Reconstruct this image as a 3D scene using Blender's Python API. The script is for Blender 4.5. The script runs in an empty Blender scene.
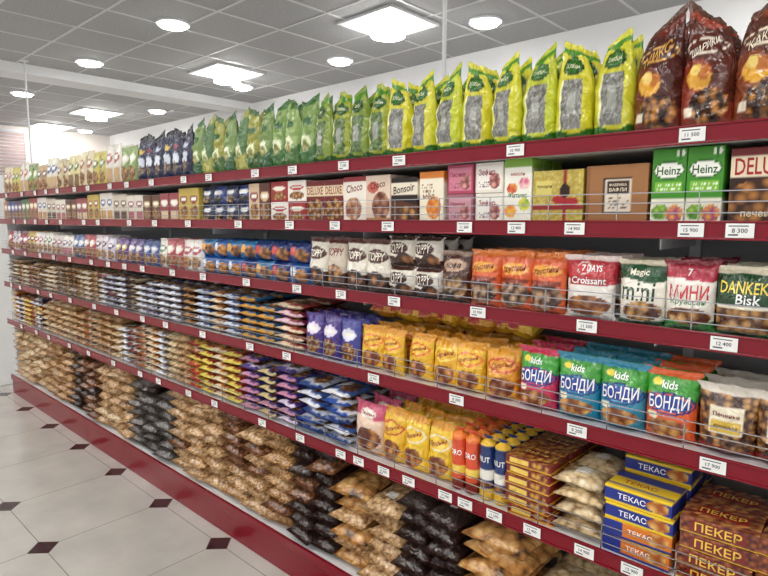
import bpy, math, random
from mathutils import Vector, noise
random.seed(7)
scene=bpy.context.scene
try:
    scene.view_settings.view_transform='Standard'; scene.view_settings.exposure=.2
except Exception: pass

# ---------------------------------------------------------------- colour helpers
def lin(h):
    r=[int(h[i:i+2],16)/255 for i in (0,2,4)]
    return tuple(((c+.055)/1.055)**2.4 if c>.04045 else c/12.92 for c in r)
_lc={}
def L(h):
    if h not in _lc:_lc[h]=lin(h)
    return _lc[h]
def mix(a,b,t): return tuple(a[i]*(1-t)+b[i]*t for i in range(3))

# ---------------------------------------------------------------- materials
def newmat(name):
    m=bpy.data.materials.new(name); m.use_nodes=True
    return m,m.node_tree,m.node_tree.nodes['Principled BSDF']
def simple(name,col,rough=.5,metal=0,emit=None,es=1,spec=.5):
    m,nt,b=newmat(name)
    b.inputs['Base Color'].default_value=(*L(col),1); b.inputs['Roughness'].default_value=rough; b.inputs['Metallic'].default_value=metal
    b.inputs['Specular IOR Level'].default_value=spec
    if emit:
        b.inputs['Emission Color'].default_value=(*L(emit),1); b.inputs['Emission Strength'].default_value=es
    n=nt.nodes.new('ShaderNodeTexNoise'); n.inputs['Scale'].default_value=40
    bp=nt.nodes.new('ShaderNodeBump'); bp.inputs['Strength'].default_value=.03; bp.inputs['Distance'].default_value=.002
    nt.links.new(n.outputs['Fac'],bp.inputs['Height']); nt.links.new(bp.outputs['Normal'],b.inputs['Normal'])
    return m
def addbump(nt,b,scale,strength,dist=.004,distort=1.0):
    tc=nt.nodes.new('ShaderNodeTexCoord'); oi=nt.nodes.new('ShaderNodeObjectInfo')
    ad=nt.nodes.new('ShaderNodeVectorMath'); ad.operation='ADD'
    ml=nt.nodes.new('ShaderNodeMath'); ml.operation='MULTIPLY'; ml.inputs[1].default_value=50
    nt.links.new(oi.outputs['Random'],ml.inputs[0]); nt.links.new(tc.outputs['Object'],ad.inputs[0]); nt.links.new(ml.outputs[0],ad.inputs[1])
    n=nt.nodes.new('ShaderNodeTexNoise'); n.inputs['Scale'].default_value=scale; n.inputs['Distortion'].default_value=distort
    nt.links.new(ad.outputs[0],n.inputs['Vector'])
    bp=nt.nodes.new('ShaderNodeBump'); bp.inputs['Strength'].default_value=strength; bp.inputs['Distance'].default_value=dist
    nt.links.new(n.outputs['Fac'],bp.inputs['Height']); nt.links.new(bp.outputs['Normal'],b.inputs['Normal'])
    return ad,bp
def attrmat(name,rough,bump,spec):
    m,nt,b=newmat(name)
    a=nt.nodes.new('ShaderNodeAttribute'); a.attribute_name='Col'
    gm=nt.nodes.new('ShaderNodeGamma'); gm.inputs['Gamma'].default_value=1.16
    nt.links.new(a.outputs['Color'],gm.inputs['Color'])
    hs=nt.nodes.new('ShaderNodeHueSaturation'); hs.inputs['Saturation'].default_value=.97; hs.inputs['Value'].default_value=1.0
    nt.links.new(gm.outputs['Color'],hs.inputs['Color'])
    nt.links.new(hs.outputs['Color'],b.inputs['Base Color']); b.inputs['Roughness'].default_value=rough
    b.inputs['Specular IOR Level'].default_value=spec
    if bump: addbump(nt,b,20,bump,.012,1.8)
    return m
M_film=attrmat('printed_film',.15,.75,.75)
M_carton=attrmat('printed_carton',.3,.02,.4)
def snack(name,c1,c2,c3,scale,lo=.72,hi=1.3,coat=.95):
    m,nt,b=newmat(name)
    ad,bp=addbump(nt,b,24,.8,.009,1.5)
    v=nt.nodes.new('ShaderNodeTexVoronoi'); v.inputs['Scale'].default_value=scale
    nt.links.new(ad.outputs[0],v.inputs['Vector'])
    r=nt.nodes.new('ShaderNodeValToRGB')
    r.color_ramp.elements[0].position=.1; r.color_ramp.elements[0].color=(*L(c1),1)
    r.color_ramp.elements[1].position=.9; r.color_ramp.elements[1].color=(*L(c3),1)
    e=r.color_ramp.elements.new(.55); e.color=(*L(c2),1)
    nt.links.new(v.outputs['Distance'],r.inputs['Fac'])
    n2=nt.nodes.new('ShaderNodeTexNoise'); n2.inputs['Scale'].default_value=9; nt.links.new(ad.outputs[0],n2.inputs['Vector'])
    hs=nt.nodes.new('ShaderNodeHueSaturation'); mr=nt.nodes.new('ShaderNodeMapRange')
    mr.inputs['To Min'].default_value=lo; mr.inputs['To Max'].default_value=hi
    nt.links.new(n2.outputs['Fac'],mr.inputs['Value']); nt.links.new(mr.outputs[0],hs.inputs['Value'])
    nt.links.new(r.outputs['Color'],hs.inputs['Color']); nt.links.new(hs.outputs['Color'],b.inputs['Base Color'])
    b2=nt.nodes.new('ShaderNodeBump'); b2.inputs['Strength'].default_value=.5; b2.inputs['Distance'].default_value=.005; b2.invert=True
    nt.links.new(v.outputs['Distance'],b2.inputs['Height']); nt.links.new(bp.outputs['Normal'],b2.inputs['Normal'])
    nt.links.new(b2.outputs['Normal'],b.inputs['Normal'])
    b.inputs['Roughness'].default_value=.4; b.inputs['Coat Weight'].default_value=coat; b.inputs['Coat Roughness'].default_value=.07
    nt.links.new(bp.outputs['Normal'],b.inputs['Coat Normal'])
    return m
S={'tan':snack('bagged_biscuits_tan','dfc295','c0986a','6a482c',60),
   'tan2':snack('bagged_nuts_golden','d8b27c','ad8050','5a3a1e',85),
   'straw':snack('bagged_straws','ecdab6','cfb286','86683f',110),
   'cookie':snack('bagged_round_cookies','e2bb7c','bd8444','402812',26),
   'dark':snack('bagged_dark_sweets','4a2f26','2a1814','100807',70,.6,1.1,.8),
   'grey':snack('bagged_seeds_grey','7c7570','504945','221f1d',120,.6,1.1),
   'cream':snack('bagged_cream_wafers','eee0c2','d8be90','8a6a46',45),
   'brown':snack('bagged_brown_rusks','a8744a','70442a','2e1a0f',60)}
M_red=simple('shelf_red_enamel','7c0a1e',.17,spec=.4)
M_white=simple('shelf_white_enamel','dedee0',.4)
M_grey=simple('shelf_grey_backing','a0a0a2',.5)
M_chrome=simple('chrome_wire','bcbcc0',.22,1.0)
M_dark=simple('shadow_gap_dark','2b2a2b',.6)

# ---------------------------------------------------------------- object helpers
def mkobj(name,me,parent=None,loc=(0,0,0),rot=(0,0,0)):
    o=bpy.data.objects.new(name,me); scene.collection.objects.link(o)
    o.location=loc; o.rotation_euler=rot
    if parent: o.parent=parent
    return o
def empty(name,loc=(0,0,0)):
    o=bpy.data.objects.new(name,None); scene.collection.objects.link(o); o.location=loc; o.empty_display_size=.1; return o
def mesh_from(name,V,F,mats,cols=None,smooth=False,fm=None):
    me=bpy.data.meshes.new(name); me.from_pydata(V,[],F)
    for m in mats: me.materials.append(m)
    if cols:
        ca=me.color_attributes.new('Col','FLOAT_COLOR','POINT')
        buf=[]
        for c in cols: buf+= [c[0],c[1],c[2],1.0]
        ca.data.foreach_set('color',buf)
    if smooth: me.polygons.foreach_set('use_smooth',[True]*len(me.polygons))
    if fm: me.polygons.foreach_set('material_index',fm)
    me.update(); return me
def boxes(name,lst,mat,parent=None,bevel=.0):
    V=[];F=[]
    for (x0,y0,z0,x1,y1,z1) in lst:
        b=len(V)
        V+=[(x0,y0,z0),(x1,y0,z0),(x1,y1,z0),(x0,y1,z0),(x0,y0,z1),(x1,y0,z1),(x1,y1,z1),(x0,y1,z1)]
        F+=[tuple(b+i for i in f) for f in ((0,3,2,1),(4,5,6,7),(0,1,5,4),(1,2,6,5),(2,3,7,6),(3,0,4,7))]
    me=mesh_from(name,V,F,[mat]); o=mkobj(name,me,parent)
    if bevel:
        md=o.modifiers.new('bevel','BEVEL'); md.width=bevel; md.segments=2
    return o
# ---------------------------------------------------------------- text
_tc={}
def text_geo(s,bold=.012):
    if s in _tc: return _tc[s]
    cu=bpy.data.curves.new('t','FONT'); cu.body=s; cu.resolution_u=2; cu.offset=bold
    o=bpy.data.objects.new('t',cu); scene.collection.objects.link(o)
    dg=bpy.context.evaluated_depsgraph_get(); dg.update()
    me=bpy.data.meshes.new_from_object(o.evaluated_get(dg))
    V=[(v.co.x,v.co.y) for v in me.vertices]; F=[tuple(p.vertices) for p in me.polygons]
    bpy.data.objects.remove(o); bpy.data.curves.remove(cu); bpy.data.meshes.remove(me)
    if not V: V=[(0,0),(1,0),(1,1)];F=[(0,1,2)]
    xs=[v[0] for v in V]; ys=[v[1] for v in V]
    r=(V,F,(min(xs)+max(xs))/2,(min(ys)+max(ys))/2,max(xs)-min(xs),max(ys)-min(ys))
    _tc[s]=r; return r
# ---------------------------------------------------------------- design painting
def ev(ops,u,v,seed=0,asp=1.3):
    c=L(ops[0])
    for o in ops[1:]:
        k=o[0]
        if k=='r':
            if o[1]<=u<=o[3] and o[2]<=v<=o[4]: c=L(o[5])
        elif k=='o':
            if ((u-o[1])/o[3])**2+((v-o[2])/o[4])**2<=1: c=L(o[5])
        elif k=='w':
            if v<o[1]+o[2]*math.sin(u*o[3]+.6): c=L(o[4])
        elif k=='W':
            if v>o[1]+o[2]*math.sin(u*o[3]+.6): c=L(o[4])
        elif k in 'cC':
            if k=='c': ins=o[1]<=u<=o[3] and o[2]<=v<=o[4]
            else: ins=((u-o[1])/o[3])**2+((v-o[2])/o[4])**2<=1
            if ins:
                d=noise.voronoi(Vector((u*o[5],v*o[5]*asp,seed+.5)))[0][0]
                c=mix(L(o[6]),L(o[7]),min(1,max(0,(d-.15)*2.0)))
        elif k=='s':
            if o[1]<=u<=o[3] and o[2]<=v<=o[4]:
                t=(v-o[2])/(o[4]-o[2])*o[5]
                if t%1<.55 and noise.cell(Vector((u*26,math.floor(t)*3.3,seed)))>.0: c=L(o[6])
    return c
# ---------------------------------------------------------------- pack builders
def grid(nu,nv,fn,V,F,base=0):
    b=len(V)
    for j in range(nv+1):
        for i in range(nu+1): V.append(fn(i/nu,j/nv))
    for j in range(nv):
        for i in range(nu):
            a=b+j*(nu+1)+i; F.append((a,a+1,a+nu+2,a+nu+1))
def add_texts(texts,surf,w,h,V,F,cols,off):
    for t in texts:
        s,cu,cv,wf,col=t[:5]; st=t[5] if len(t)>5 else 1; sl=t[6] if len(t)>6 else 0
        TV,TF,cx,cy,tw,th=text_geo(s); b=len(V); k=wf/tw
        for (x,y) in TV:
            u=cu+(x-cx)*k; v=cv+(y-cy)*k*(w/h)*st+sl*(u-cu)
            u=min(.99,max(.01,u)); v=min(.99,max(.01,v))
            p=surf(u,v); V.append((p[0],p[1]-off,p[2])); cols.append(L(col))
        F+= [tuple(b+i for i in f) for f in TF]
def bag(name,w,h,d,ops,texts=(),taper=0,lean=0,sit=True,seed=None,res=(30,40),amp=.006,mat=None,label=None,seal=.05,crest=0):
    seed=random.random()*100 if seed is None else seed
    V=[];F=[];cols=[]
    def bulge(u,v):
        a=max(0,1-abs(2*u-1)**2.4)**.62
        if v<(.02 if sit else seal) or v>1-seal: b=0
        elif sit:
            q=(v-.02)/(1-seal-.02); b=min(1,q/.10)**.5*(1-q**2.6)**.75
        else:
            q=(v-seal)/(1-2*seal); b=(1-abs(2*q-1)**3)**.6
        return a,b
    def surf(u,v,s=-1):
        a,b=bulge(u,v)
        tt=max(0,(v-.5)/.5); tp=1-taper*(tt**1.3)
        if v>1-seal: tp=tp*1.1
        wx=w*(1-.07*b)*tp
        x=(u-.5)*wx+ lean*w*tt*tt
        y=s*(d/2*a*b+.0007)
        n=noise.noise(Vector((u*3.2,v*3.8*h/w,seed)))+.55*noise.noise(Vector((u*8,v*6*h/w,seed+9)))
        fold=math.sin(u*38+6*noise.noise(Vector((u*2,seed,0))))*.0018*(1-b)*(1 if b>0 else .4)
        y+= (n*amp*(.35+.65*a)+fold)*(1 if s<0 else 0.4)
        z=v*h + (n*amp*.8*tt) + crest*h*tt*tt*((u-.5)*1.2)
        y+= lean*.12*h*tt*tt
        return (x,y,z)
    nu,nv=res
    grid(nu,nv,lambda u,v:surf(u,v),V,F)
    for j in range(nv+1):
        for i in range(nu+1): cols.append(ev(ops,i/nu,j/nv,seed,h/w))
    grid(nu//2,nv//2,lambda u,v:surf(1-u,v,1),V,F)
    cols+= [ev(ops,.03,(j/(nv//2)),seed,h/w) for j in range(nv//2+1) for i in range(nu//2+1)]
    fm=[0]*len(F)
    if label:
        lu,lv,lw,lh,lc=label; b=len(V)
        for j in range(5):
            for i in range(5):
                p=surf(lu+lw*i/4,lv+lh*j/4); V.append((p[0],p[1]-.0025,p[2])); cols.append(L(lc))
        for j in range(4):
            for i in range(4):
                a=b+j*5+i; F.append((a,a+1,a+6,a+5)); fm.append(1)
    f1=len(F)
    add_texts(texts,surf,w,h,V,F,cols,.0016)
    fm+=[1 if mat else 0]*(len(F)-f1)
    mats=[mat,M_film] if mat else [M_film]
    return mesh_from(name,V,F,mats,cols,True,fm if mat else None)
def carton(name,w,h,d,ops,texts=(),top=None,side=None,res=(30,36),r=.0018,mat=None,toptexts=()):
    V=[];F=[];cols=[]
    def rd(p):
        q=(min(w/2-r,max(-w/2+r,p[0])),min(d/2-r,max(-d/2+r,p[1])),min(h-r,max(r,p[2])))
        dv=Vector(p)-Vector(q)
        if dv.length>1e-9: dv=dv.normalized()*r
        return (q[0]+dv.x,q[1]+dv.y,q[2]+dv.z)
    def par(n,size):
        l=[0,r/size]+[r/size+(1-2*r/size)*i/n for i in range(1,n)]+[1-r/size,1]; return l
    def face(us,vs,fn,cf):
        b=len(V); nu=len(us)
        for v in vs:
            for u in us: V.append(rd(fn(u,v))); cols.append(cf(u,v))
        for j in range(len(vs)-1):
            for i in range(nu-1):
                a=b+j*nu+i; F.append((a,a+1,a+nu+1,a+nu))
    asp=h/w; sd=side if side else None
    face(par(res[0],w),par(res[1],h),lambda u,v:((u-.5)*w,-d/2,v*h),lambda u,v:ev(ops,u,v,3,asp))
    cs=(lambda e:(lambda u,v:L(sd) if sd else ev(ops,e,v,3,asp)))
    face(par(2,d),par(8,h),lambda u,v:(w/2,(u-.5)*d,v*h),cs(.98))
    face(par(2,d),par(8,h),lambda u,v:(-w/2,(.5-u)*d,v*h),cs(.02))
    face(par(2,w),par(2,h),lambda u,v:((.5-u)*w,d/2,v*h),cs(.02))
    face(par(16,w),par(12,d),lambda u,v:((u-.5)*w,(v-.5)*d,h),lambda u,v:ev(top,u,v,4,d/w) if top else ev(ops,u,.99,3,asp))
    face(par(2,w),par(2,d),lambda u,v:((u-.5)*w,(.5-v)*d,0),cs(.02))
    for sx in (-1,1):
        b=len(V)
        for (yy,zz) in ((-d*.42,h*.3),(d*.42,h*.3),(d*.42,h*.31),(-d*.42,h*.31)):
            V.append((sx*(w/2+.0004),yy,zz)); cols.append((.12,.1,.09))
        F.append((b,b+1,b+2,b+3) if sx>0 else (b+3,b+2,b+1,b))
    add_texts(texts,lambda u,v:((u-.5)*w,-d/2,v*h),w,h,V,F,cols,.0006)
    for t in toptexts:
        s,cu,cv,wf,col=t[:5]; TV,TF,cx,cy,tw,th=text_geo(s); b=len(V); k=wf/tw
        for (x,y) in TV: V.append(((cu-.5+(x-cx)*k)*w,(cv-.5)*d+(y-cy)*k*w,h+.0006)); cols.append(L(col))
        F+=[tuple(b+i for i in f) for f in TF]
    return mesh_from(name,V,F,[mat or M_carton],cols,True)
def roll(name,r,h,ops,texts=()):
    V=[];F=[];cols=[]
    def surf(u,v):
        rr=r
        if v<.03: rr=r*(.75+v/.03*.25)
        if v>.93: rr=r*(1-(v-.93)/.07*.75)
        a=math.pi*(1+u)
        return (rr*math.cos(a),rr*math.sin(a),v*h)
    nv=36; nu=32
    for j in range(nv+1):
        for i in range(nu+1):
            u=i/nu*2-.5; V.append(surf(u,j/nv)); cols.append(ev(ops,u if 0<=u<=1 else (u-1 if u>1 else -u),j/nv,1,h/(2*r)))
    for j in range(nv):
        for i in range(nu):
            a=j*(nu+1)+i; F.append((a,a+1,a+nu+2,a+nu+1))
    def s2(u,v):
        p=surf(u,v); return (p[0]*1.02,p[1]*1.02,p[2])
    add_texts(texts,s2,2*r,h,V,F,cols,.0006)
    b=len(V)
    for (x,z) in ((-r*.8,h*1.04),(r*.8,h*1.04),(r*.3,h*.985),(-r*.3,h*.985)): V.append((x,0,z)); cols.append(L(ops[0]))
    F.append((b+3,b+2,b+1,b))
    return mesh_from(name,V,F,[M_film],cols,True)

# ---------------------------------------------------------------- calibration
PHI=math.radians(42.55); PITCH=math.radians(6.91); H=1.6
FY=1.5
HZ={1:1.792,2:1.572,3:1.312,4:1.017,5:.676,6:.165}
TOP={k:v+.010 for k,v in HZ.items()}
XR,XL=.62,-6.02
cam=bpy.data.cameras.new('camera'); co=mkobj('camera',cam,None,(0,0,H),(math.pi/2-PITCH,0,PHI))
cam.sensor_width=36; cam.lens=577/768*36; cam.clip_start=.02; scene.camera=co

# ---------------------------------------------------------------- room
def plane_mat_floor():
    m,nt,b=newmat('floor_tile_ceramic'); N=nt.nodes; K=nt.links
    tc=N.new('ShaderNodeTexCoord'); sp=N.new('ShaderNodeSeparateXYZ'); K.new(tc.outputs['Object'],sp.inputs[0])
    def mth(op,a,bv=None,c=None):
        n=N.new('ShaderNodeMath'); n.operation=op
        for i,x in enumerate((a,bv,c)):
            if x is None: continue
            if isinstance(x,(int,float)): n.inputs[i].default_value=x
            else: K.new(x,n.inputs[i])
        return n.outputs[0]
    def cell(o,off):
        return mth('ABSOLUTE',mth('SUBTRACT',mth('FRACT',mth('DIVIDE',mth('ADD',o,off),.6)),.5))
    ax=mth('MULTIPLY',mth('SUBTRACT',.5,cell(sp.outputs[0],3.02+60)),.6)
    ay=mth('MULTIPLY',mth('SUBTRACT',.5,cell(sp.outputs[1],-1.425+60)),.6)
    dia=mth('ADD',ax,ay)
    isd=mth('LESS_THAN',dia,.07)
    ring=mth('LESS_THAN',dia,.074)
    line=mth('LESS_THAN',mth('MINIMUM',ax,ay),.002)
    grout=mth('MAXIMUM',line,ring)
    n=N.new('ShaderNodeTexNoise'); n.inputs['Scale'].default_value=4; n.inputs['Detail'].default_value=6; K.new(tc.outputs['Object'],n.inputs['Vector'])
    r=N.new('ShaderNodeValToRGB'); r.color_ramp.elements[0].position=.3; r.color_ramp.elements[0].color=(*L('b4b1aa'),1); r.color_ramp.elements[1].position=.7; r.color_ramp.elements[1].color=(*L('c4c1ba'),1)
    K.new(n.outputs['Fac'],r.inputs['Fac'])
    m1=N.new('ShaderNodeMix'); m1.data_type='RGBA'; K.new(grout,m1.inputs[0]); K.new(r.outputs['Color'],m1.inputs[6]); m1.inputs[7].default_value=(*L('7d776e'),1)
    m2=N.new('ShaderNodeMix'); m2.data_type='RGBA'; K.new(isd,m2.inputs[0]); K.new(m1.outputs[2],m2.inputs[6]); m2.inputs[7].default_value=(*L('3c2226'),1)
    K.new(m2.outputs[2],b.inputs['Base Color']); b.inputs['Roughness'].default_value=.1
    return m
fl=boxes('floor',[(-12.3,-3.5,-.05,4,5.6,0)],plane_mat_floor())
def ceil_mat():
    m,nt,b=newmat('ceiling_mineral_tile'); N=nt.nodes; K=nt.links
    tc=N.new('ShaderNodeTexCoord')
    n=N.new('ShaderNodeTexNoise'); n.inputs['Scale'].default_value=60; n.inputs['Detail'].default_value=4; K.new(tc.outputs['Object'],n.inputs['Vector'])
    r=N.new('ShaderNodeValToRGB'); r.color_ramp.elements[0].position=.35; r.color_ramp.elements[0].color=(*L('a2a2a3'),1); r.color_ramp.elements[1].position=.6; r.color_ramp.elements[1].color=(*L('b0b0b1'),1)
    K.new(n.outputs['Fac'],r.inputs['Fac']); K.new(r.outputs['Color'],b.inputs['Base Color']); b.inputs['Roughness'].default_value=.85
    return m
CZ=3.2
boxes('ceiling',[(-12.3,-3.5,CZ,4,5.6,CZ+.1)],ceil_mat())
M_tbar=simple('ceiling_t_bar','cfcfcf',.5)
bars=[]
x=-11.95
while x<4: bars.append((x-.011,-3.5,CZ-.004,x+.011,4.9,CZ)); x+=.6
y=-3.4
while y<4.9: bars.append((-11.8,y-.011,CZ-.0045,4,y+.011,CZ)); y+=.6
boxes('trim_ceiling_grid',bars,M_tbar)
M_wall=simple('wall_paint_white','eeeeed',.8)
boxes('wall_back',[(-12.2,5.3,0,4,5.5,CZ)],M_wall)
boxes('trim_bulkhead',[(-11.8,4.9,2.78,4,5.3,CZ)],simple('bulkhead_paint','ebebea',.8))
boxes('trim_ceiling_beam',[(-7.35,-3.5,CZ-.10,-7.0,4.9,CZ-.0005)],simple('beam_paint','e4e4e4',.8))
boxes('wall_left',[(-12.2,-3.5,0,-11.8,5.5,CZ)],simple('wall_paint_cream','ddd6cf',.8))
boxes('baseboard_back',[(-11.8,5.27,0,4,5.3,.1)],M_grey)
wn=empty('window_1',(-11.78,2.4,2.1))
boxes('frame',[(-.02,-1.0,-.04,.03,1.0,0),(-.02,-1.0,1.0,.03,1.0,1.04),(-.02,-1.04,0,.03,-1.0,1.0),(-.02,1.0,0,.03,1.04,1.0),(-.02,-.02,0,.03,.02,1.0)],M_white,wn)
boxes('blind_slats',[(.0,-1.0,.04+i*.06,.02,1.0,.085+i*.06) for i in range(16)],simple('blind_slat','b09a96',.6),wn)
boxes('glass',[(-.01,-1.0,0,0,1.0,1.0)],simple('window_pane_daylight','c8ccd2',.1,0,'e8f0ff',.2),wn)
# ceiling lamps, plus fill panels added over the unseen aisle
M_fill=simple('added_fill_glow','ffffff',.5,0,'fffcf8',12.5)  # glow of the added aisle fill panels
M_tile_glow=simple('lamplit_tile_glow','ffffff',.5,0,'fffcf8',.85)  # tile glow stands in for the light its round lamp throws
M_em2=simple('downlight_diffuser','ffffff',.5,0,'fffdfa',30)
M_em4=simple('bulb_diffuser','ffffff',.5,0,'fffdfa',46)
def disc_mesh(name,r,z0,z1,mat,n=28):
    V=[(r*math.cos(2*math.pi*i/n),r*math.sin(2*math.pi*i/n),z) for z in (z0,z1) for i in range(n)]
    F=[tuple(range(n-1,-1,-1)),tuple(range(n,2*n))]+[(i,(i+1)%n,n+(i+1)%n,n+i) for i in range(n)]
    return mesh_from(name,V,F,[mat])
dome=disc_mesh('dome',.14,-.11,-.05,M_em4)
def panel(x,y,added_fill=True):
    e=empty('ceiling_lamp_or_fill_panel',(x,y,CZ))
    boxes('frame',[(-.3,-.3,-.02,.3,-.275,0),(-.3,.275,-.02,.3,.3,0),(-.3,-.275,-.02,-.275,.275,0),(.275,-.275,-.02,.3,.275,0)],M_white,e)
    boxes('diffuser',[(-.275,-.275,-.012,.275,.275,-.006)],M_fill if added_fill else M_tile_glow,e)  # added fill glow, else a plain tile made to glow as if lamplit
    if not added_fill: mkobj('round_lamp',dome,e)
for x in (-3.35,-5.75,-9.35,-11.3,-1.0,1.4): panel(x,3.7,False)
for y in (.1,-1.1,-2.3):  # rows added over the unseen aisle to light the shelf fronts
    for x in (2.6,.8,-1.0,-2.8,-4.6,-6.4,-8.2,-10.0): panel(x,y)
dm=disc_mesh('diffuser',.1,-.035,-.01,M_em2); dr=disc_mesh('rim',.135,-.018,0,M_white)
for (x,y) in ((-4.66,2.5),(-6.41,2.5),(-8.6,2.5),(-10.4,2.5),(-2.8,2.5),(-2.73,4.2),(-4.46,4.2),(-6.2,4.2),(-8.5,4.25),(-11.4,4.3),(-.9,4.2)):
    e=empty('ceiling_downlight',(x,y,CZ)); mkobj('rim',dr,e); mkobj('diffuser',dm,e)
def rod(x,y):
    e=empty('hanging_ceiling_rod',(x,y,0))
    mkobj('rod',disc_mesh('rod',.009,1.8,CZ,M_white,10),e)
    mkobj('ceiling_plate',disc_mesh('ceiling_plate',.04,CZ-.012,CZ-.002,M_white,16),e)
rod(-1.52,2.03); rod(-6.85,2.03)
boxes('wall_column',[(-6.75,1.2,0,-6.35,1.95,2.0)],M_wall,bevel=.01)
w=bpy.data.worlds.new('world'); scene.world=w; w.use_nodes=True
w.node_tree.nodes['Background'].inputs[0].default_value=(1,1,.995,1); w.node_tree.nodes['Background'].inputs[1].default_value=.7

# ---------------------------------------------------------------- shelving
g=empty('supermarket_shelving')
DEP=.46
decks=[]
for k in (1,2,3,4,5):
    z=HZ[k]; decks.append((XL,FY+.004,z-.02,XR,FY+DEP,z+.010))
boxes('shelf_decks',decks,M_white,g)
for k in (1,2,3,4,5):
    z=HZ[k]
    boxes('price_rail',[(XL,FY-.006,z-.021,XR,FY+.003,z+.021),(XL,FY-.010,z+.017,XR,FY-.005,z+.022),(XL,FY-.010,z-.022,XR,FY-.005,z-.017)],M_red,g,.0012)
boxes('base_deck',[(XL,FY+.004,.135,XR,FY+DEP,.172)],M_white,g)
boxes('kick_plate',[(XL,FY-.002,0,XR,FY+.02,.128),(XL,FY-.012,.132,XR,FY+.004,.178)],M_red,g,.002)
boxes('kick_joint',[(XL,FY-.003,.127,XR,FY+.003,.133)],M_dark,g)
boxes('back_panel',[(XL,FY+DEP,0,XR,FY+DEP+.02,1.98)],M_grey,g)
ups=[]; x=XR
while x>XL: ups.append((x-.03,FY+DEP-.012,0,x,FY+DEP,1.98)); x-=1.1
boxes('uprights',ups,M_white,g)
boxes('end_panel_left',[(XL-.02,FY+.05,0,XL,FY+DEP+.02,1.98)],M_white,g)
boxes('end_panel_right',[(XR,FY+.05,0,XR+.02,FY+DEP+.02,1.98)],M_white,g)
br=[]; x=XR-.015
while x>XL:
    for k in (1,2,3,4,5): br.append((x-.002,FY+.12,HZ[k]-.055,x+.002,FY+DEP,HZ[k]-.021))
    x-=1.1
boxes('brackets',br,M_white,g)
wires=[]; t=.0012
for k in (2,3,4,5):
    z=HZ[k]+.02
    for dz in (.02,.045,.07): wires.append((XL,FY+.006-t,z+dz-t,XR,FY+.006+t,z+dz+t))
    x=XR-.05
    while x>XL:
        wires.append((x-t,FY+.006-t,z-.005,x+t,FY+.006+t,z+.071)); x-=.19
boxes('wire_guards',wires,M_chrome,g)
V=[];F=[];cols=[]
def tag(x,z,s,wd=.056,hh=.032):
    y=FY-.0105
    def q(x0,z0,x1,z1,c,dy):
        b=len(V); V.extend([(x0,y-dy,z0),(x1,y-dy,z0),(x1,y-dy,z1),(x0,y-dy,z1)]); cols.extend([L(c)]*4); F.append((b,b+1,b+2,b+3))
    q(x-wd/2,z-hh/2,x+wd/2,z+hh/2,'f0f0ee',0.0)
    q(x-wd*.4,z+hh*.28,x+wd*.3,z+hh*.36,'77777a',.0003); q(x-wd*.4,z-hh*.36,x-wd*.05,z-hh*.25,'66666a',.0003)
    TV,TF,cx,cy,tw,th=text_geo(s); b=len(V); kk=wd*.55/tw
    for (a,c) in TV: V.append((x+(a-cx)*kk,y-.0005,z+(c-cy)*kk)); cols.append(L('3a3a3c'))
    F.extend([tuple(b+i for i in f) for f in TF])
TX={1:[-.40,-.86,-1.3],2:[-.10,-.29,-.39,-.675,-.85,-1.03,-1.35],3:[.05,-.305,-.63,-.975,-1.32],4:[.0,-.31,-.645,-1.05,-1.42,-1.93],5:[-.3,-.48,-.61,-.77,-.9,-1.01,-1.09,-1.25,-1.37,-1.5,-1.6,-1.85]}
prices=['15 900','11 500','9 200','14 900','10 900','8 300','12 400','17 900']
for k in (1,2,3,4,5):
    xs=TX[k][:]; x=xs[-1]-.27
    while x>XL+.1: xs.append(x); x-=random.uniform(.22,.46)
    for i,x in enumerate(xs): tag(x,HZ[k],prices[(i*3+k)%8])
mkobj('price_tags',mesh_from('price_tags',V,F,[M_carton],cols),g)

# ---------------------------------------------------------------- filling
def fill(name,row,xa,xb,meshes,w,d,h,deep=2,layers=1,lie=False,y0=None,jit=.004,rj=.06,order='cycle',gap=.004,dstep=None,tilt=0):
    e=empty(name,(0,0,0))
    n=max(1,round((xa-xb)/w)); st=(xa-xb)/n
    if not isinstance(meshes,list): meshes=[meshes]
    y0=FY+.03 if y0 is None else y0
    for i in range(n):
        m0=meshes[i%len(meshes)] if order=='cycle' else random.choice(meshes)
        if order=='pair': m0=meshes[(i//2*7+3)%len(meshes)]
        cl=layers-(random.choice((0,0,0,1)) if order=='col' else 0)
        for j in range(deep):
            for k in range(cl):
                m=m0
                if order=='rand3' or (order=='col' and random.random()<.12): m=random.choice(meshes)
                x=xa-(i+.5)*st+random.uniform(-jit,jit)
                yy=y0+random.uniform(0,jit)
                if lie:
                    yy+= j*(h+gap); z=TOP[row]+d*(k+.5)+.001
                    mkobj('pack',m,e,(x,yy,z),(-math.pi/2+random.uniform(-.02,.02),0,random.uniform(-rj,rj)))
                else:
                    yy+= d/2+j*((dstep or d)+gap); z=TOP[row]+k*h+.0008
                    mkobj('pack',m,e,(x,yy,z),(-tilt,0,random.uniform(-rj,rj)))
    return e

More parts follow.
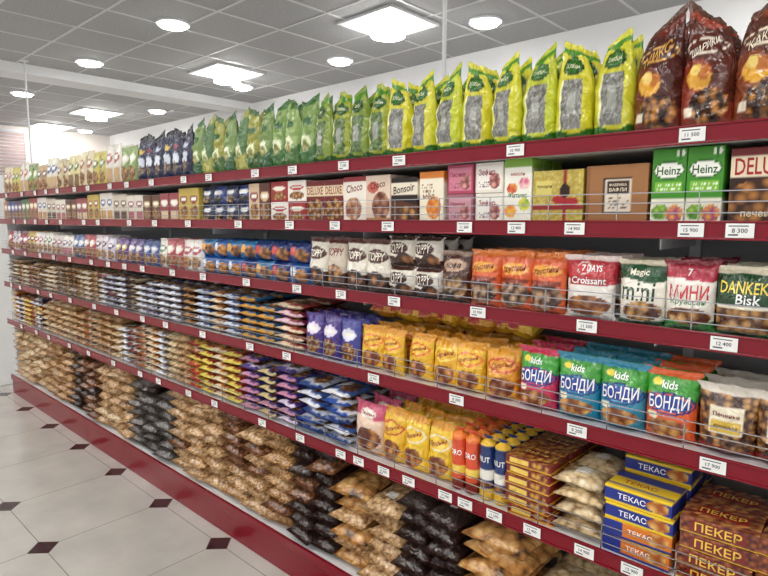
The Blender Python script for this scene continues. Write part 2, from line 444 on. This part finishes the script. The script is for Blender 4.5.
# ======== ROW 1 (top)
def cereal(bg,sw,t,tc,sd):
    return bag('m',.125,.285,.09,[bg,('w',.30,.10,5,sw),('o',.3,.46,.34,.13,sw),('C',.58,.2,.36,.14,7,'e0a050','3a1a10'),('o',.4,.44,.24,.10,'e8b02c'),('o',.5,.47,.12,.06,'c87a24'),('o',.34,.5,.1,.05,'f4d878'),('r',.12,.12,.3,.2,'efe4d0'),('o',.5,.69,.42,.065,tc),('o',.5,.69,.39,.052,bg),('W',.86,.03,7,sw),('W',.93,.0,1,'6a4434')],
      [(t,.5,.69,.56,tc,1.5,.2)],taper=.42,lean=sd*.06,res=(36,52),amp=.013,seal=.045,crest=.18*(1 if sd>0 else -1),seed=sd*3.7+20)
cA=cereal('6a3826','944e2a','КАКАО','f6e9d0',1); cB=cereal('683222','a0442a','ШАРИКИ','f4ead8',-2); cC=cereal('5a281f','7c3422','МИКС','e0b050',2)
fill('chocolate_cereal_bag_row',1,.25,-.335,[cA,cB],.117,.085,.28,2,jit=.003)
fill('chocolate_cereal_bag_row',1,-.335,-.558,[cB,cC],.111,.085,.28,2,jit=.003)
def yg(sd,bg='d2d615',gr='3a7a22',cr=.1,wn1='b8b8b0',wn2='72736e'):
    return bag('m',.114,.268,.078,[bg,('w',.12,.03,7,gr),('c',.22,.14,.78,.64,24,wn1,wn2),('r',.16,.14,.22,.64,'f0f2b8'),('o',.5,.77,.34,.085,'24561c'),('o',.5,.77,.27,.06,gr),('W',.88,.03,9,'5a9a28'),('W',.935,.0,1,bg),('r',.38,.3,.62,.5,'aeb0a8')],
      [('Хлебцы',.5,.77,.42,'f4f7d0',1.3)],taper=.56,lean=sd,res=(32,46),amp=.012,seal=.05,crest=cr)
ygs=[yg(.05,'d8d62a',cr=.1),yg(-.06,'dcd62c',cr=-.1),yg(.1,'ccd430',cr=.14)]
fill('yellow_green_snack_bag_row',1,-.56,-1.409,ygs,.106,.075,.26,2,jit=.004,rj=.16)
ygb=[yg(.08,'a8b238','2f6a28',-.08,'8aa060','50703a'),yg(-.05,'90a642','2f6424',.1,'90a468','4a6a38')]
fill('green_snack_bag_row',1,-1.41,-1.797,ygb,.099,.075,.26,2,jit=.004,rj=.14)
def green(bg,b2,sd):
    return bag('m',.108,.28,.075,[bg,('w',.35,.06,6,b2),('o',.5,.35,.25,.12,'e9efc8'),('C',.5,.3,.2,.08,9,'d8c890','7a8a3a'),('o',.5,.66,.3,.06,'2a6a2c'),('W',.9,.02,5,b2)],[],taper=.4,lean=sd,res=(22,32),amp=.013,crest=sd)
fill('light_green_snack_bag_row',1,-1.797,-2.08,[green('8aa85c','4a7c40',.1),green('9ab46c','54803c',-.1)],.095,.075,.28,2,rj=.15)
fill('mixed_green_snack_bag_row',1,-2.08,-2.745,[green('86a05c','3c7044',.08),green('aaaa50','4e7434',-.08),green('668a56','b4b460',.12)],.095,.075,.26,2,rj=.15)
navy=[bag('m',.105,.262,.07,['1c2450',('o',.5,.4,.32,.14,'dfe4ee'),('C',.5,.25,.3,.1,9,'c9a066','2a2030'),('o',.5,.65,.3,.05,c),('W',.88,.02,5,'0f1530')],[],taper=.35,lean=l,res=(18,26),amp=.01,crest=l) for c,l in (('c8ccd8',.1),('8a2030',-.08),('d8b850',.05))]
fill('navy_snack_bag_row',1,-2.75,-3.36,navy,.102,.07,.25,2,rj=.15)
def gen(w,h,d,bg,logo,img,kind='bag',res=(14,20),sit=True,imga='dcae6a',imgb='6a3a1c',extra=()):
    ops=[bg,('C',.5,.28,.4,.2,7,imga,imgb) if img==1 else ('r',.1,.08,.9,.4,img if isinstance(img,str) else bg),('o',.5,.66,.38,.13,logo),('r',.25,.62,.75,.70,'f6f4ee' if logo!='f6f4ee' else bg)]+list(extra)
    if kind=='bag': return bag('m',w,h,d,ops,res=res,sit=sit,amp=.006,taper=.05 if sit else 0)
    return carton('m',w,h,d,ops,res=res)
mixA=[gen(.11,.22+dh,.06,a,b,i) for a,b,i,dh in (('ddd2b2','a8604e',1,.02),('cfc468','4f7a4a',1,0),('e6e2d8','a84a44','c8a87a',.03),('8fa868','e6e4cc',1,0),('bfa27a','5a3a2c',1,-.02),('e0dccd','506098','ccb088',.02),('d3c6a2','8a4a50',1,-.01),('e2d8a8','5a7a50','8a6a48',.01))]
fill('assorted_dry_goods_bag_row',1,-3.37,-5.98,mixA,.108,.06,.23,2,order='pair',rj=.1,jit=.006)

# ======== ROW 2
dlx=carton('m',.13,.175,.06,['3e2418',('C',.5,.3,.55,.3,5,'c98e4a','4a2a18'),('r',0,.62,1,.9,'e9dcc0'),('r',0,.9,1,1,'7a1a20')],[('DELUXE',.5,.76,.86,'b02028',1.7),('печенье',.5,.15,.6,'f5e9cc')])
fill('chocolate_cookie_carton_row',2,.25,-.333,dlx,.135,.06,.17,3,jit=.001,rj=.01)
bc=carton('m',.078,.185,.06,['4d9a2e',('r',0,.0,1,.36,'e9e6d6'),('C',.3,.17,.26,.1,5,'b9d65a','4f8f2a'),('C',.72,.15,.26,.11,5,'f2b04a','a84a7a'),('w',.03,0,1,'7a3a8a'),('o',.5,.72,.46,.12,'2f6e22'),('o',.5,.72,.42,.1,'f5f6ee'),('r',.1,.44,.9,.56,'8cc63a'),('s',.12,.45,.88,.55,2,'ffffff'),('o',.82,.93,.13,.05,'f4f4ee')],
   [('Heinz',.5,.715,.7,'23621c',1.2),('1',.82,.93,.07,'2f8a2a')])
fill('green_baby_cereal_carton_row',2,-.337,-.498,bc,.08,.06,.185,3,jit=.001,rj=.01)
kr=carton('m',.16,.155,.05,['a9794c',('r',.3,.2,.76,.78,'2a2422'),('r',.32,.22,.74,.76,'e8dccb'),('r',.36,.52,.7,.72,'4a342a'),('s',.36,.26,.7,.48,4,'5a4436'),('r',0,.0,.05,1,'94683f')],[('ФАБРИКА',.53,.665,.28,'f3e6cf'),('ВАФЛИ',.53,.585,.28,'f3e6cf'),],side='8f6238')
fill('kraft_wafer_gift_carton_row',2,-.502,-.668,kr,.165,.05,.16,4,jit=.001,rj=.01)
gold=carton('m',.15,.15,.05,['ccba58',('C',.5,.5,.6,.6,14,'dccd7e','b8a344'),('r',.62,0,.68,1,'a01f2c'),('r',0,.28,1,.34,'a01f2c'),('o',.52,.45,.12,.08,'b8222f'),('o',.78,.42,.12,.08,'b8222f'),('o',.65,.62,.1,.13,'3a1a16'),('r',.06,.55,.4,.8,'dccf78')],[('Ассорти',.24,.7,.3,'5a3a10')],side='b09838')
e=fill('gold_ribbon_gift_carton',2,-.672,-.822,gold,.15,.05,.15,4,jit=.001,rj=.01)
fr=carton('m',.09,.19,.06,['f2f0e6',('C',.25,.2,.22,.1,4,'e86a50','f2c040'),('C',.75,.3,.2,.1,4,'7fb03a','e8e060'),('C',.3,.55,.2,.08,4,'f2b040','d04a40'),('C',.75,.62,.2,.09,4,'d86a8a','f6d8d0'),('W',.86,.0,1,'8fb84a')],[('Фитнес',.5,.44,.7,'3f8a35'),('мюсли',.5,.76,.5,'b0302c')])
fill('fruit_muesli_carton_row',2,-.825,-.918,fr,.093,.06,.19,3,jit=.001,rj=.01)
pk=[carton('m',.098,.092,.07,[a,('r',.08,.12,.92,.88,b),('C',.7,.4,.2,.26,5,'e8b0a0','8a4a50'),('s',.12,.2,.5,.4,3,'8a5a60')],[(t,.42,.66,.6,'a02848',1.2)]) for a,b,t in (('b8506c','d88aa0','Пастила'),('e9e3d8','f3efe8','Зефир'),('a8707e','cfa0ac','Мармелад'))]
fill('pastel_marshmallow_carton_stack',2,-.922,-1.018,pk[1],.096,.07,.093,3,2,jit=.001,rj=.01)
for k,(mm) in enumerate((pk[2],pk[0])):
    e=empty('pink_marshmallow_carton_stack')
    for j in range(3): mkobj('pack',mm,e,(-1.077,FY+.065+j*.075,TOP[2]+k*.093+.001),(0,0,0))
hon=carton('m',.1,.17,.06,['f3ecd8',('C',.6,.3,.3,.22,5,'f2b04a','d87a20'),('r',0,.86,1,1,'e8902a'),('s',.1,.6,.6,.8,3,'8a4a20')],[('мёд',.4,.52,.5,'8a3a18')])
fill('honey_biscuit_carton_row',2,-1.137,-1.247,hon,.107,.06,.17,3,jit=.001,rj=.01)
bon=carton('m',.12,.155,.06,['2e1d18',('w',.45,.05,4,'6a3a20'),('C',.6,.22,.3,.16,4,'d8a060','3a2014'),('r',0,.62,1,.9,'efe5d2')],[('Bonsoir',.5,.76,.8,'3a221a',1.2,.1)])
fill('dark_chocolate_biscuit_carton_row',2,-1.25,-1.373,bon,.122,.06,.16,3,jit=.001,rj=.01)
ch=carton('m',.12,.17,.06,['e6d2c0',('C',.62,.35,.36,.3,4,'c89878','6a3426'),('r',0,0,1,.1,'b89060'),('o',.3,.75,.24,.12,'c8685a')],[('Choco',.5,.8,.6,'6a2a20',1.3,.1)])
ch2=carton('m',.12,.17,.06,['f0eadf',('C',.45,.3,.36,.25,4,'e0b890','8a4a30'),('r',0,.9,1,1,'a02a30')],[('Choco',.5,.76,.7,'8a2028',1.3,.1)])
fill('cream_chocolate_carton_row',2,-1.377,-1.613,[ch,ch2],.118,.06,.17,3,jit=.001,rj=.01)
dr2=carton('m',.108,.165,.06,['7e1c20',('C',.5,.3,.5,.26,5,'d8a860','5a2418'),('r',0,.62,1,.88,'e6d8b8')],[('DELUXE',.5,.75,.86,'a02028',1.6)])
fill('red_cookie_carton_row',2,-1.617,-1.83,dr2,.107,.06,.17,3,jit=.001,rj=.01)
wr=[gen(.118,.085,.06,'f0ece4','b8242c',1,'box',(16,16)),gen(.118,.085,.06,'a82028','f0e8d8',1,'box',(16,16))]
fill('white_red_wafer_carton_stack',2,-1.834,-2.07,wr,.118,.06,.086,3,2,jit=.001,rj=.02,order='rand3')
bwn=[gen(.082,.17,.05,'6a3a28','e0c8a0',1,'box'),gen(.082,.17,.05,'d8c0a0','8a2a20',1,'box')]
fill('brown_wafer_carton_row',2,-2.074,-2.235,bwn,.08,.05,.17,3,jit=.001,rj=.02)
ore=[gen(.11,.085,.05,'2a4a94','e8ecf4',1,'bag',(16,16),imga='3a3030',imgb='1a1418'),gen(.11,.085,.05,'2c3860','c8d0e0',1,'bag',(16,16),imga='d8b070',imgb='402818')]
fill('blue_sandwich_cookie_stack',2,-2.239,-2.665,ore,.106,.052,.084,3,2,jit=.002,order='rand3')
mixB=[gen(.1,.16+dh,.05,a,b,i,'box') for a,b,i,dh in (('485e90','e8e8ee',1,0),('a84440','f0e4c0',1,.015),('e1dccf','a05068','b86a74',-.01),('cdb658','8a3a34',1,.01),('5e4468','d8c8e0',1,0),('e7e1d8','4a6898','d0a060',.015),('6a4634','e0c898',1,-.015),('c88a50','f0e6cc',1,.005),('5a8658','eeecd6',1,.01),('d4ccbc','7a4838','5a3628',0),('a04850','f0ece4','e0d0b0',-.01))]
fill('assorted_biscuit_carton_row',2,-2.669,-3.9,mixB,.1,.05,.16,3,order='pair',jit=.003,rj=.03)
fill('assorted_confectionery_carton_row',2,-3.904,-5.99,mixB,.1,.05,.16,3,order='pair',jit=.003,rj=.03)

# ======== ROW 3
dk=bag('m',.13,.165,.075,['1f4f2a',('c',0,.05,1,.42,6,'d0a060','5a3418'),('r',0,.4,1,.45,'e9e4d0'),('w',.05,0,1,'2a6a34'),('W',.9,0,1,'e8e0c8')],[('DANKEK',.5,.7,.8,'f1dc5a',1.5),('Bisk',.6,.54,.4,'ffffff')],res=(34,44))
fill('green_biscuit_bag_row',3,.25,-.34,dk,.118,.075,.165,3,dstep=.08)
mn=bag('m',.118,.175,.075,['f3efe6',('W',.72,.02,5,'b82346'),('W',.93,0,1,'8f1a34'),('C',.5,.2,.46,.14,5,'dcae6a','6a3a1c'),('w',.12,.03,7,'3a8a3a')],[('МИНИ',.5,.55,.78,'d81f3c',1.5),('Круассан',.5,.41,.7,'2f7a2a'),('7',.5,.82,.09,'ffffff')],res=(34,44))
fill('mini_croissant_bag_row',3,-.345,-.455,mn,.112,.075,.175,3)
mg=bag('m',.122,.17,.075,['f1ede2',('W',.68,.03,6,'1f5a32'),('W',.93,0,1,'e9e0c8'),('C',.55,.22,.42,.15,5,'dcae6a','5a3018'),('w',.07,.01,9,'1f5a32')],[('mini',.45,.52,.72,'24502a',1.3),('Magic',.45,.8,.4,'f4f0dc')],res=(34,44))
fill('mini_breadstick_bag_row',3,-.457,-.578,mg,.12,.075,.17,3)
sd7=bag('m',.142,.175,.08,['c42a3a',('w',.6,.04,4,'f0ece6'),('C',.5,.22,.45,.16,4,'d99a50','7a4420'),('o',.38,.8,.14,.1,'e8e6e0'),('o',.38,.8,.12,.085,'d02030'),('r',.1,.54,.9,.68,'b01c2c'),('W',.93,0,1,'f3e2dc')],[('DAYS',.6,.8,.3,'ffffff',1.4),('Croissant',.5,.61,.7,'ffffff'),('7',.38,.8,.08,'ffffff')],res=(34,44))
fill('red_croissant_bag_row',3,-.58,-.722,sd7,.14,.08,.175,3)
org=[bag('m',.118,.178,.075,['dc661e',('W',.9,0,1,'e88a34'),('C',.5,.28,.48,.22,5,'d4b08c','4a2a20'),('o',.5,.7,.42,.1,'f0b044'),('r',.1,.46,.9,.54,'983c1a')],[('Хрустики',.5,.7,.68,'8a1a10',1.3,.1)],res=(30,40),lean=l,amp=.009) for l in (.04,-.05)]
fill('orange_snack_bag_row',3,-.725,-1.05,org,.109,.075,.175,3)
brn=bag('m',.118,.17,.075,['5a3426',('C',.5,.3,.45,.24,5,'d0a878','3a2018'),('o',.5,.72,.38,.12,'c8a890'),('W',.92,0,1,'a89080')],[('Кофе',.5,.72,.5,'3a1a10')])
fill('brown_cookie_bag_row',3,-1.052,-1.165,brn,.113,.075,.17,3)
tp=bag('m',.125,.105,.08,['f0ebe0',('w',.3,.06,5,'4a2a20'),('C',.7,.25,.25,.24,4,'c98a50','3a2018'),('r',.06,.88,.94,1,'5a3426'),('o',.45,.62,.4,.2,'4a2418')],[('TOPPY',.45,.62,.62,'f6efe0',1.7,.08)],sit=False,res=(30,30),amp=.004)
fill('white_brown_cookie_pack_stack',3,-1.17,-1.405,tp,.12,.082,.107,3,2,jit=.002,rj=.03)
tp2=bag('m',.118,.2,.075,['efe9dc',('w',.35,.05,5,'4a2a20'),('C',.55,.25,.35,.16,4,'c98a50','3a2018'),('W',.9,0,1,'6a3a2a'),('o',.5,.68,.45,.13,'5a2a1c')],[('TOPPY',.5,.68,.7,'f6efe0',1.5)])
tp3=bag('m',.11,.2,.075,['d8cdbc',('r',0,.0,1,.3,'5a3426'),('C',.5,.3,.4,.18,4,'d8a060','3a2018'),('W',.88,0,1,'6a2a20')],[('TOPPY',.5,.72,.8,'8a2018',1.5)])
fill('brown_white_cookie_bag_row',3,-1.408,-1.85,[tp2,tp2,tp3,tp2],.11,.078,.2,3)
blu=[bag('m',.13,.085,.08,[a,('C',.7,.4,.26,.35,4,'e0a050','5a3018'),('o',.32,.6,.26,.24,b)],sit=False,res=(16,14),amp=.004) for a,b in (('2468b0','e8eef6'),('3488bc','e0ac50'),('22448a','c85048'))]
fill('blue_cracker_pack_stack',3,-1.855,-2.11,blu,.128,.082,.087,3,2,jit=.003,order='rand3')
fill('light_blue_cracker_pack_stack',3,-2.112,-2.69,[blu[1],blu[0],blu[2]],.115,.082,.087,3,2,jit=.003,order='rand3')
mix3=[gen(.11,.165,.06,a,b,1) for a,b in (('e8e2de','b04058'),('b04850','ece4d8'),('e8e4dc','508458'),('e0d8dc','70406a'))]
fill('white_red_biscuit_bag_row',3,-2.694,-3.15,mix3[:3],.1,.06,.165,3,order='pair')
mix3b=[gen(.11,.15,.06,a,b,1) for a,b in (('5a4484','e0dce8'),('4c5c98','e0e0ea'),('6e4a8c','dcc878'),('3e5890','ccd2e4'),('dedae6','5a4a88'))]
fill('purple_biscuit_bag_row',3,-3.154,-3.84,mix3b,.1,.06,.15,3,order='pair')
fill('pastel_biscuit_bag_row',3,-3.844,-5.99,mix3+[gen(.11,.15,.06,'d4ccc8','985068',1),gen(.11,.15,.06,'a85468','e8e0e0',1),gen(.11,.15,.06,'e8e5de','6a5a80','b87080'),gen(.11,.17,.06,'d0b86c','8a3a34',1),gen(.11,.16,.06,'5470a0','e8e8ee',1)],.1,.06,.15,3,order='pair',jit=.006,rj=.1)

# ======== ROW 4
clr=bag('m',.13,.17,.08,['c08a50',('c',0,0,1,1,8,'d8a668','4a2616'),('w',.14,.01,5,'8f2a20'),('r',.2,.32,.8,.72,'efe6cf'),('r',.24,.36,.76,.5,'d9b83a'),('W',.88,0,1,'e0d8cc')],[('Печенье',.5,.6,.46,'8a2018'),('домашнее',.5,.43,.42,'5a2a10')],res=(36,44))
fill('homestyle_cookie_bag_row',4,.25,-.364,clr,.12,.08,.17,3,jit=.002)
def bondi(c1,c2,sd):
    return bag('m',.13,.186,.085,[c1,('W',.62,.04,5,'46a63a'),('W',.9,0,1,c1),('o',.5,.55,.5,.15,'1f3f8a'),('o',.5,.55,.46,.125,c1),('o',.5,.55,.44,.11,'2b50a8'),('C',.5,.22,.4,.12,5,'e6b468','8a4a1c'),('o',.2,.36,.12,.05,'f3ead0'),('w',.05,.0,1,c2),('o',.25,.82,.09,.05,'f4e04a')],
     [('БОНДИ',.5,.55,.78,'ffffff',1.6,.05),('kids',.5,.8,.3,'ffffff')],res=(36,46),seed=sd,amp=.005)
fill('orange_kids_biscuit_bag',4,-.368,-.491,bondi('e8681c','c8481a',3),.125,.085,.186,3,jit=.002,rj=.04)
fill('teal_kids_biscuit_bag_row',4,-.493,-.736,bondi('2a96b4','1a74a0',7),.122,.085,.186,3,jit=.002,rj=.04)
fill('pink_kids_biscuit_bag',4,-.738,-.871,bondi('d8285e','a81a48',11),.128,.085,.186,3,jit=.002,rj=.04)
def yel(bg,lo,sd,t='Yellow'):
    return bag('m',.118,.165,.08,[bg,('W',.88,0,1,'e8a81c'),('C',.52,.27,.36,.2,4.5,'d99a4a','7a3a1a'),('o',.5,.68,.44,.14,lo),('o',.5,.68,.38,.1,bg),('r',.1,.02,.5,.1,'c8302a')],[(t,.5,.68,.6,'a02a18',1.2,.15)],res=(28,36),seed=sd,amp=.009,lean=.05)
ys=[yel('f0c424','e87a1a',2,'Ореховый'),yel('ecb820','f4dc60',5,'Сырный'),yel('e6a824','d0481c',8,'Сметана')]
fill('yellow_snack_bag_row',4,-.875,-1.55,ys,.112,.08,.165,4,order='rand3',jit=.01,rj=.28,dstep=.085)
e=empty('yellow_snack_bag_pile')
for i in range(9):
    mkobj('pack',ys[i%3],e,(-.93-i*.075,FY+.16+.02*(i%2),TOP[4]+.205),(-1.15,random.uniform(-.1,.1),random.uniform(-.4,.4)))
pur=[gen(.11,.18,.06,a,b,1,res=(20,28)) for a,b in (('4e3290','f0e8f8'),('5a40a0','e8c050'),('4444a0','e8e8f8'))]
fill('purple_chocolate_bag_row',4,-1.555,-1.872,pur,.105,.06,.18,3,order='rand')
def flat(w,h,d,bg,lo,img=1,res=(16,18),texts=()):
    return bag('m',w,h,d,[bg,('C',.68,.45,.26,.3,5,'dcae6a','6a3a1c'),('o',.32,.55,.25,.22,lo),('w',.12,.02,6,lo)],list(texts),sit=False,res=res,amp=.005)
magf=[flat(.2,.15,.037,'983a5c','f0d8e0'),flat(.2,.15,.037,'b04840','f4e4c8')]
fill('magenta_biscuit_pack_stack',4,-1.876,-2.085,magf,.2,.035,.15,2,6,True,order='rand3')
bluf=[flat(.14,.15,.037,'2c68ac','e8eef6'),flat(.14,.15,.037,'3a88bc','e4b458'),flat(.14,.15,.037,'244680','e8e8f0')]
fill('blue_wafer_pack_stack',4,-2.09,-2.5,bluf,.138,.035,.15,2,6,True,order='col')
rb=[flat(.13,.15,.037,'7c3c30','e0c498'),flat(.13,.15,.037,'b07044','ece0c4'),flat(.13,.15,.037,'543a2e','c0986c')]
fill('brown_wafer_pack_stack',4,-2.505,-2.9,rb+[bluf[0]],.13,.035,.15,2,6,True,order='col')
gb=[flat(.13,.15,.037,'98a4b8','f0f0f0'),flat(.13,.15,.037,'dedad2','8a4a50'),flat(.13,.15,.037,'6c7898','f0f0f4'),flat(.13,.15,.037,'ccc0a6','6a5040'),flat(.13,.15,.037,'4e5674','d4d4e0')]
fill('grey_blue_biscuit_pack_stack',4,-2.905,-4.0,gb,.13,.035,.15,2,6,True,order='col',y0=FY+.02,rj=.12)
bg4=[flat(.13,.15,.037,'dccfb6','a88460'),flat(.13,.15,.037,'cdb690','e8e0d2'),flat(.13,.15,.037,'e6e0d6','a86058'),flat(.13,.15,.037,'bca07c','6a4632'),flat(.13,.15,.037,'d4ccc0','8a7a68')]
fill('beige_biscuit_pack_stack',4,-4.005,-5.99,bg4,.13,.035,.15,2,6,True,order='col',y0=FY+.02,rj=.12)

# ======== ROW 5
wf=carton('m',.17,.042,.12,['7e1f1c',('c',0,0,1,1,12,'c07038','5a1814'),('r',.14,.15,.86,.85,'8a2018'),('r',0,0,1,.1,'e8c040')],[('ПЕКЕР',.5,.5,.6,'f4d050',.9)],top=['7a3a20',('c',0,0,1,1,10,'e0a860','7a2e1c'),('r',.15,.3,.85,.7,'9a2018')],toptexts=[('ПЕКЕР',.5,.5,.6,'f4d050')],res=(40,12),mat=M_film)
fill('red_gold_wafer_pack_stack',5,.3,-.385,wf,.171,.12,.0435,2,4,jit=.006,rj=.07,y0=FY+.02)
bx=carton('m',.175,.046,.12,['e2861c',('r',0,0,1,.12,'2b3f98'),('r',.0,.12,.3,1,'2b3f98'),('C',.8,.55,.16,.4,6,'f0c878','b0601c')],[('ТЕКАС',.55,.56,.36,'ffffff',.9)],top=['f2d21c',('r',0,.6,1,1,'2b3f98'),('r',0,.1,1,.25,'2b3f98'),('C',.8,.35,.15,.25,5,'e0b060','a0601c')],toptexts=[('ТЕКАС',.45,.42,.5,'b82020')],res=(40,12))
bx2=carton('m',.175,.046,.12,['2b3f98',('r',0,0,1,.12,'f2d21c'),('r',0,.85,1,1,'f2d21c'),('C',.8,.5,.16,.35,6,'f0c878','b0601c')],[('ТЕКАС',.42,.5,.42,'ffffff',.9)],top=['f2d21c',('r',0,.6,1,1,'2b3f98'),('r',0,.1,1,.25,'2b3f98')],toptexts=[('ТЕКАС',.45,.42,.5,'b82020')],res=(40,12))
e=empty('yellow_blue_wafer_carton_stack')
for j in range(3):
    for k in range(4+(j>0)):
        mkobj('pack',(bx,bx,bx2,bx2,bx2)[k],e,(-.482+random.uniform(-.005,.005),FY+.085+j*.125,TOP[5]+k*.0475+.001),(0,0,random.uniform(-.04,.04)))
crk=bag('m',.145,.13,.045,['c8a070'],sit=False,res=(24,24),mat=S['cream'],amp=.004,seal=.08,label=(.35,.3,.3,.3,'f2f0ea'))
fill('clear_cracker_pack_stack',5,-.58,-.727,crk,.147,.045,.13,2,4,True,y0=FY+.02,rj=.04)
ryb=[carton('m',.15,.03,.13,['8a1c18',('C',.75,.5,.2,.45,9,'e8b040','6a1810'),('r',0,.0,1,.2,'e0a828'),('r',.08,.3,.5,.8,'f0d060')],top=['a02418',('c',0,0,1,1,12,'e8bc50','7a1c14'),('r',.2,.3,.8,.65,'8a1814')],toptexts=[('Вафли',.5,.47,.5,'f4d868')],res=(30,10),mat=M_film)]
fill('red_yellow_wafer_pack_stack',5,-.73,-.882,ryb,.15,.13,.0315,3,6,jit=.005,rj=.08,y0=FY+.02)
nb=roll('m',.026,.205,['1f3f7a',('w',.22,0,1,'e8c030'),('r',0,.35,1,.5,'efece4'),('C',.5,.28,.4,.05,4,'d8a050','6a3a18'),('W',.9,0,1,'e8c030')],[('NUT',.5,.68,.5,'ffffff',2)])
fill('blue_biscuit_roll_row',5,-.886,-.995,nb,.0545,.054,.2,5,jit=.0005,rj=.1)
ob=roll('m',.026,.205,['e2561a',('w',.2,0,1,'8a2414'),('r',0,.3,1,.42,'f6d860'),('W',.88,0,1,'f08a2a')],[('ORO',.5,.65,.55,'ffffff',2)])
fill('orange_biscuit_roll_row',5,-.997,-1.107,ob,.0545,.054,.2,5,jit=.0005,rj=.1)
def yel2(bg,lo,sd,t):
    return bag('m',.12,.205,.085,[bg,('W',.88,0,1,'e8a81c'),('C',.52,.27,.36,.18,4.5,'d99a4a','7a3a1a'),('o',.5,.66,.44,.13,lo),('o',.5,.66,.38,.1,bg),('r',.1,.02,.5,.1,'c8302a')],[(t,.5,.66,.6,'a02a18',1.2,.15)],res=(30,40),seed=sd,amp=.009)
yb=[yel2('f2cc24','f0e8d0',21,'Печенье'),yel2('ecc020','d04a24',25,'Овсяное')]
fill('yellow_cookie_bag_row',5,-1.11,-1.435,yb,.108,.085,.2,4,order='rand3',jit=.006,rj=.2,dstep=.09)
pc=bag('m',.155,.2,.085,['ecd0bc',('W',.72,.03,4,'d0587a'),('C',.55,.33,.4,.22,4,'d99a50','6a3418'),('o',.5,.8,.3,.08,'f6f0e6'),('w',.08,.02,6,'e8b040')],[('Печенье',.5,.8,.5,'a82040')],res=(30,38),amp=.009)
fill('pink_cookie_bag_row',5,-1.438,-1.588,pc,.15,.085,.2,4,dstep=.09,rj=.15)
wb=[flat(.15,.17,.042,'ececf0','2f5aa8'),flat(.15,.17,.042,'d4dcea','34508a'),flat(.15,.17,.042,'4668a8','f4f4f8')]
fill('white_blue_biscuit_pack_stack',5,-1.59,-1.92,wb[:2]+wb,.165,.038,.17,2,6,True,order='rand3',rj=.25,y0=FY+.02)
pb=[flat(.13,.17,.042,'4e3888','f0e8f8'),flat(.13,.17,.042,'4a4a98','d8a0b8'),flat(.13,.17,.042,'3c2e6c','e0d0a0'),flat(.13,.17,.042,'dcd8e8','5a4a90')]
fill('purple_chocolate_pack_stack',5,-1.925,-2.35,pb,.14,.038,.17,2,7,True,order='col',rj=.18,y0=FY+.02)
yr=[flat(.13,.17,.042,'dcc04a','b84038'),flat(.13,.17,.042,'a83c34','e8d870'),flat(.13,.17,.042,'e4dcc8','b07048'),flat(.13,.17,.042,'d08c48','ece0c4')]
fill('yellow_red_biscuit_pack_stack',5,-2.355,-2.85,yr,.125,.038,.17,2,7,True,order='col',rj=.18,y0=FY+.02)
def clearbag(w,h,d,mk,lab=None):
    return bag('m',w,h,d,['c8a070'],sit=False,res=(24,30),mat=S[mk],amp=.008,seal=.07,label=lab)
cb5=[clearbag(.15,.17,.045,k) for k in ('tan','cream','straw','tan2')]
mf=yr+gb[:2]+rb[:2]+[flat(.13,.17,.042,'4a8084','e4e4dc')]+cb5[:2]
fill('assorted_biscuit_pack_stack',5,-2.855,-3.7,mf,.13,.038,.17,2,7,True,order='col',rj=.18,y0=FY+.02)
fill('clear_biscuit_bag_stack',5,-3.705,-5.2,cb5+[yr[2]],.15,.046,.17,2,6,True,order='col',rj=.1,y0=FY+.02)
fill('assorted_sweet_pack_stack',5,-5.205,-5.99,yr+bluf,.13,.038,.17,2,7,True,order='col',rj=.12,y0=FY+.02)

# ======== BASE ROW
def base(name,xa,xb,keys,w=.17,h=.27,d=.058,layers=8,lab=True):
    ms=[clearbag(w*1.06,h,d*1.15,k,(.38,.3,.24,.13,'f0efe9') if (lab and i%2==0) else None) for i,k in enumerate(keys)]
    e=empty(name)
    n=max(1,round((xa-xb)/w)); st=(xa-xb)/n
    for i in range(n):
        lay=layers-random.choice((0,0,1)); cm=random.choice(ms)
        for k in range(lay):
            for j in range(2 if k>=lay-2 else 1):
                mkobj('bag',cm if random.random()<.75 else random.choice(ms),e,(xa-(i+.5)*st+random.uniform(-.012,.012),FY-.005+random.uniform(0,.035)+j*(h*.8),TOP[6]+d*(k+.55)),(-math.pi/2+random.uniform(-.02,.10),random.uniform(-.07,.07),random.uniform(-.16,.16)))
base('clear_wafer_stick_bag_stack',.3,-.45,['straw','cream'],.2,layers=6)
base('white_cream_biscuit_bag_stack',-.45,-.8,['straw','cream'],.18,layers=6)
base('round_cookie_bag_stack',-.8,-1.06,['cookie'],.23,layers=7)
base('dark_sweet_bag_stack',-1.06,-1.33,['dark','dark'],.135,layers=7)
base('golden_biscuit_bag_stack',-1.33,-1.68,['tan','cookie'],.18,layers=7)
base('dark_chocolate_dragee_bag_stack',-1.68,-1.98,['dark','brown','dark'],.15,layers=8)
base('nut_bag_stack',-1.98,-3.08,['tan2','tan','tan','brown'],.18)
base('sunflower_seed_bag_stack',-3.08,-3.6,['grey','dark','grey'],.17)
base('pretzel_bag_stack',-3.6,-4.13,['tan','straw'],.17)
base('dark_raisin_bag_stack',-4.13,-4.6,['dark','brown'],.17)
base('rusk_bag_stack',-4.6,-5.1,['tan2','tan'],.17)
base('pale_biscuit_bag_stack',-5.1,-6.0,['straw','tan','straw'],.17)
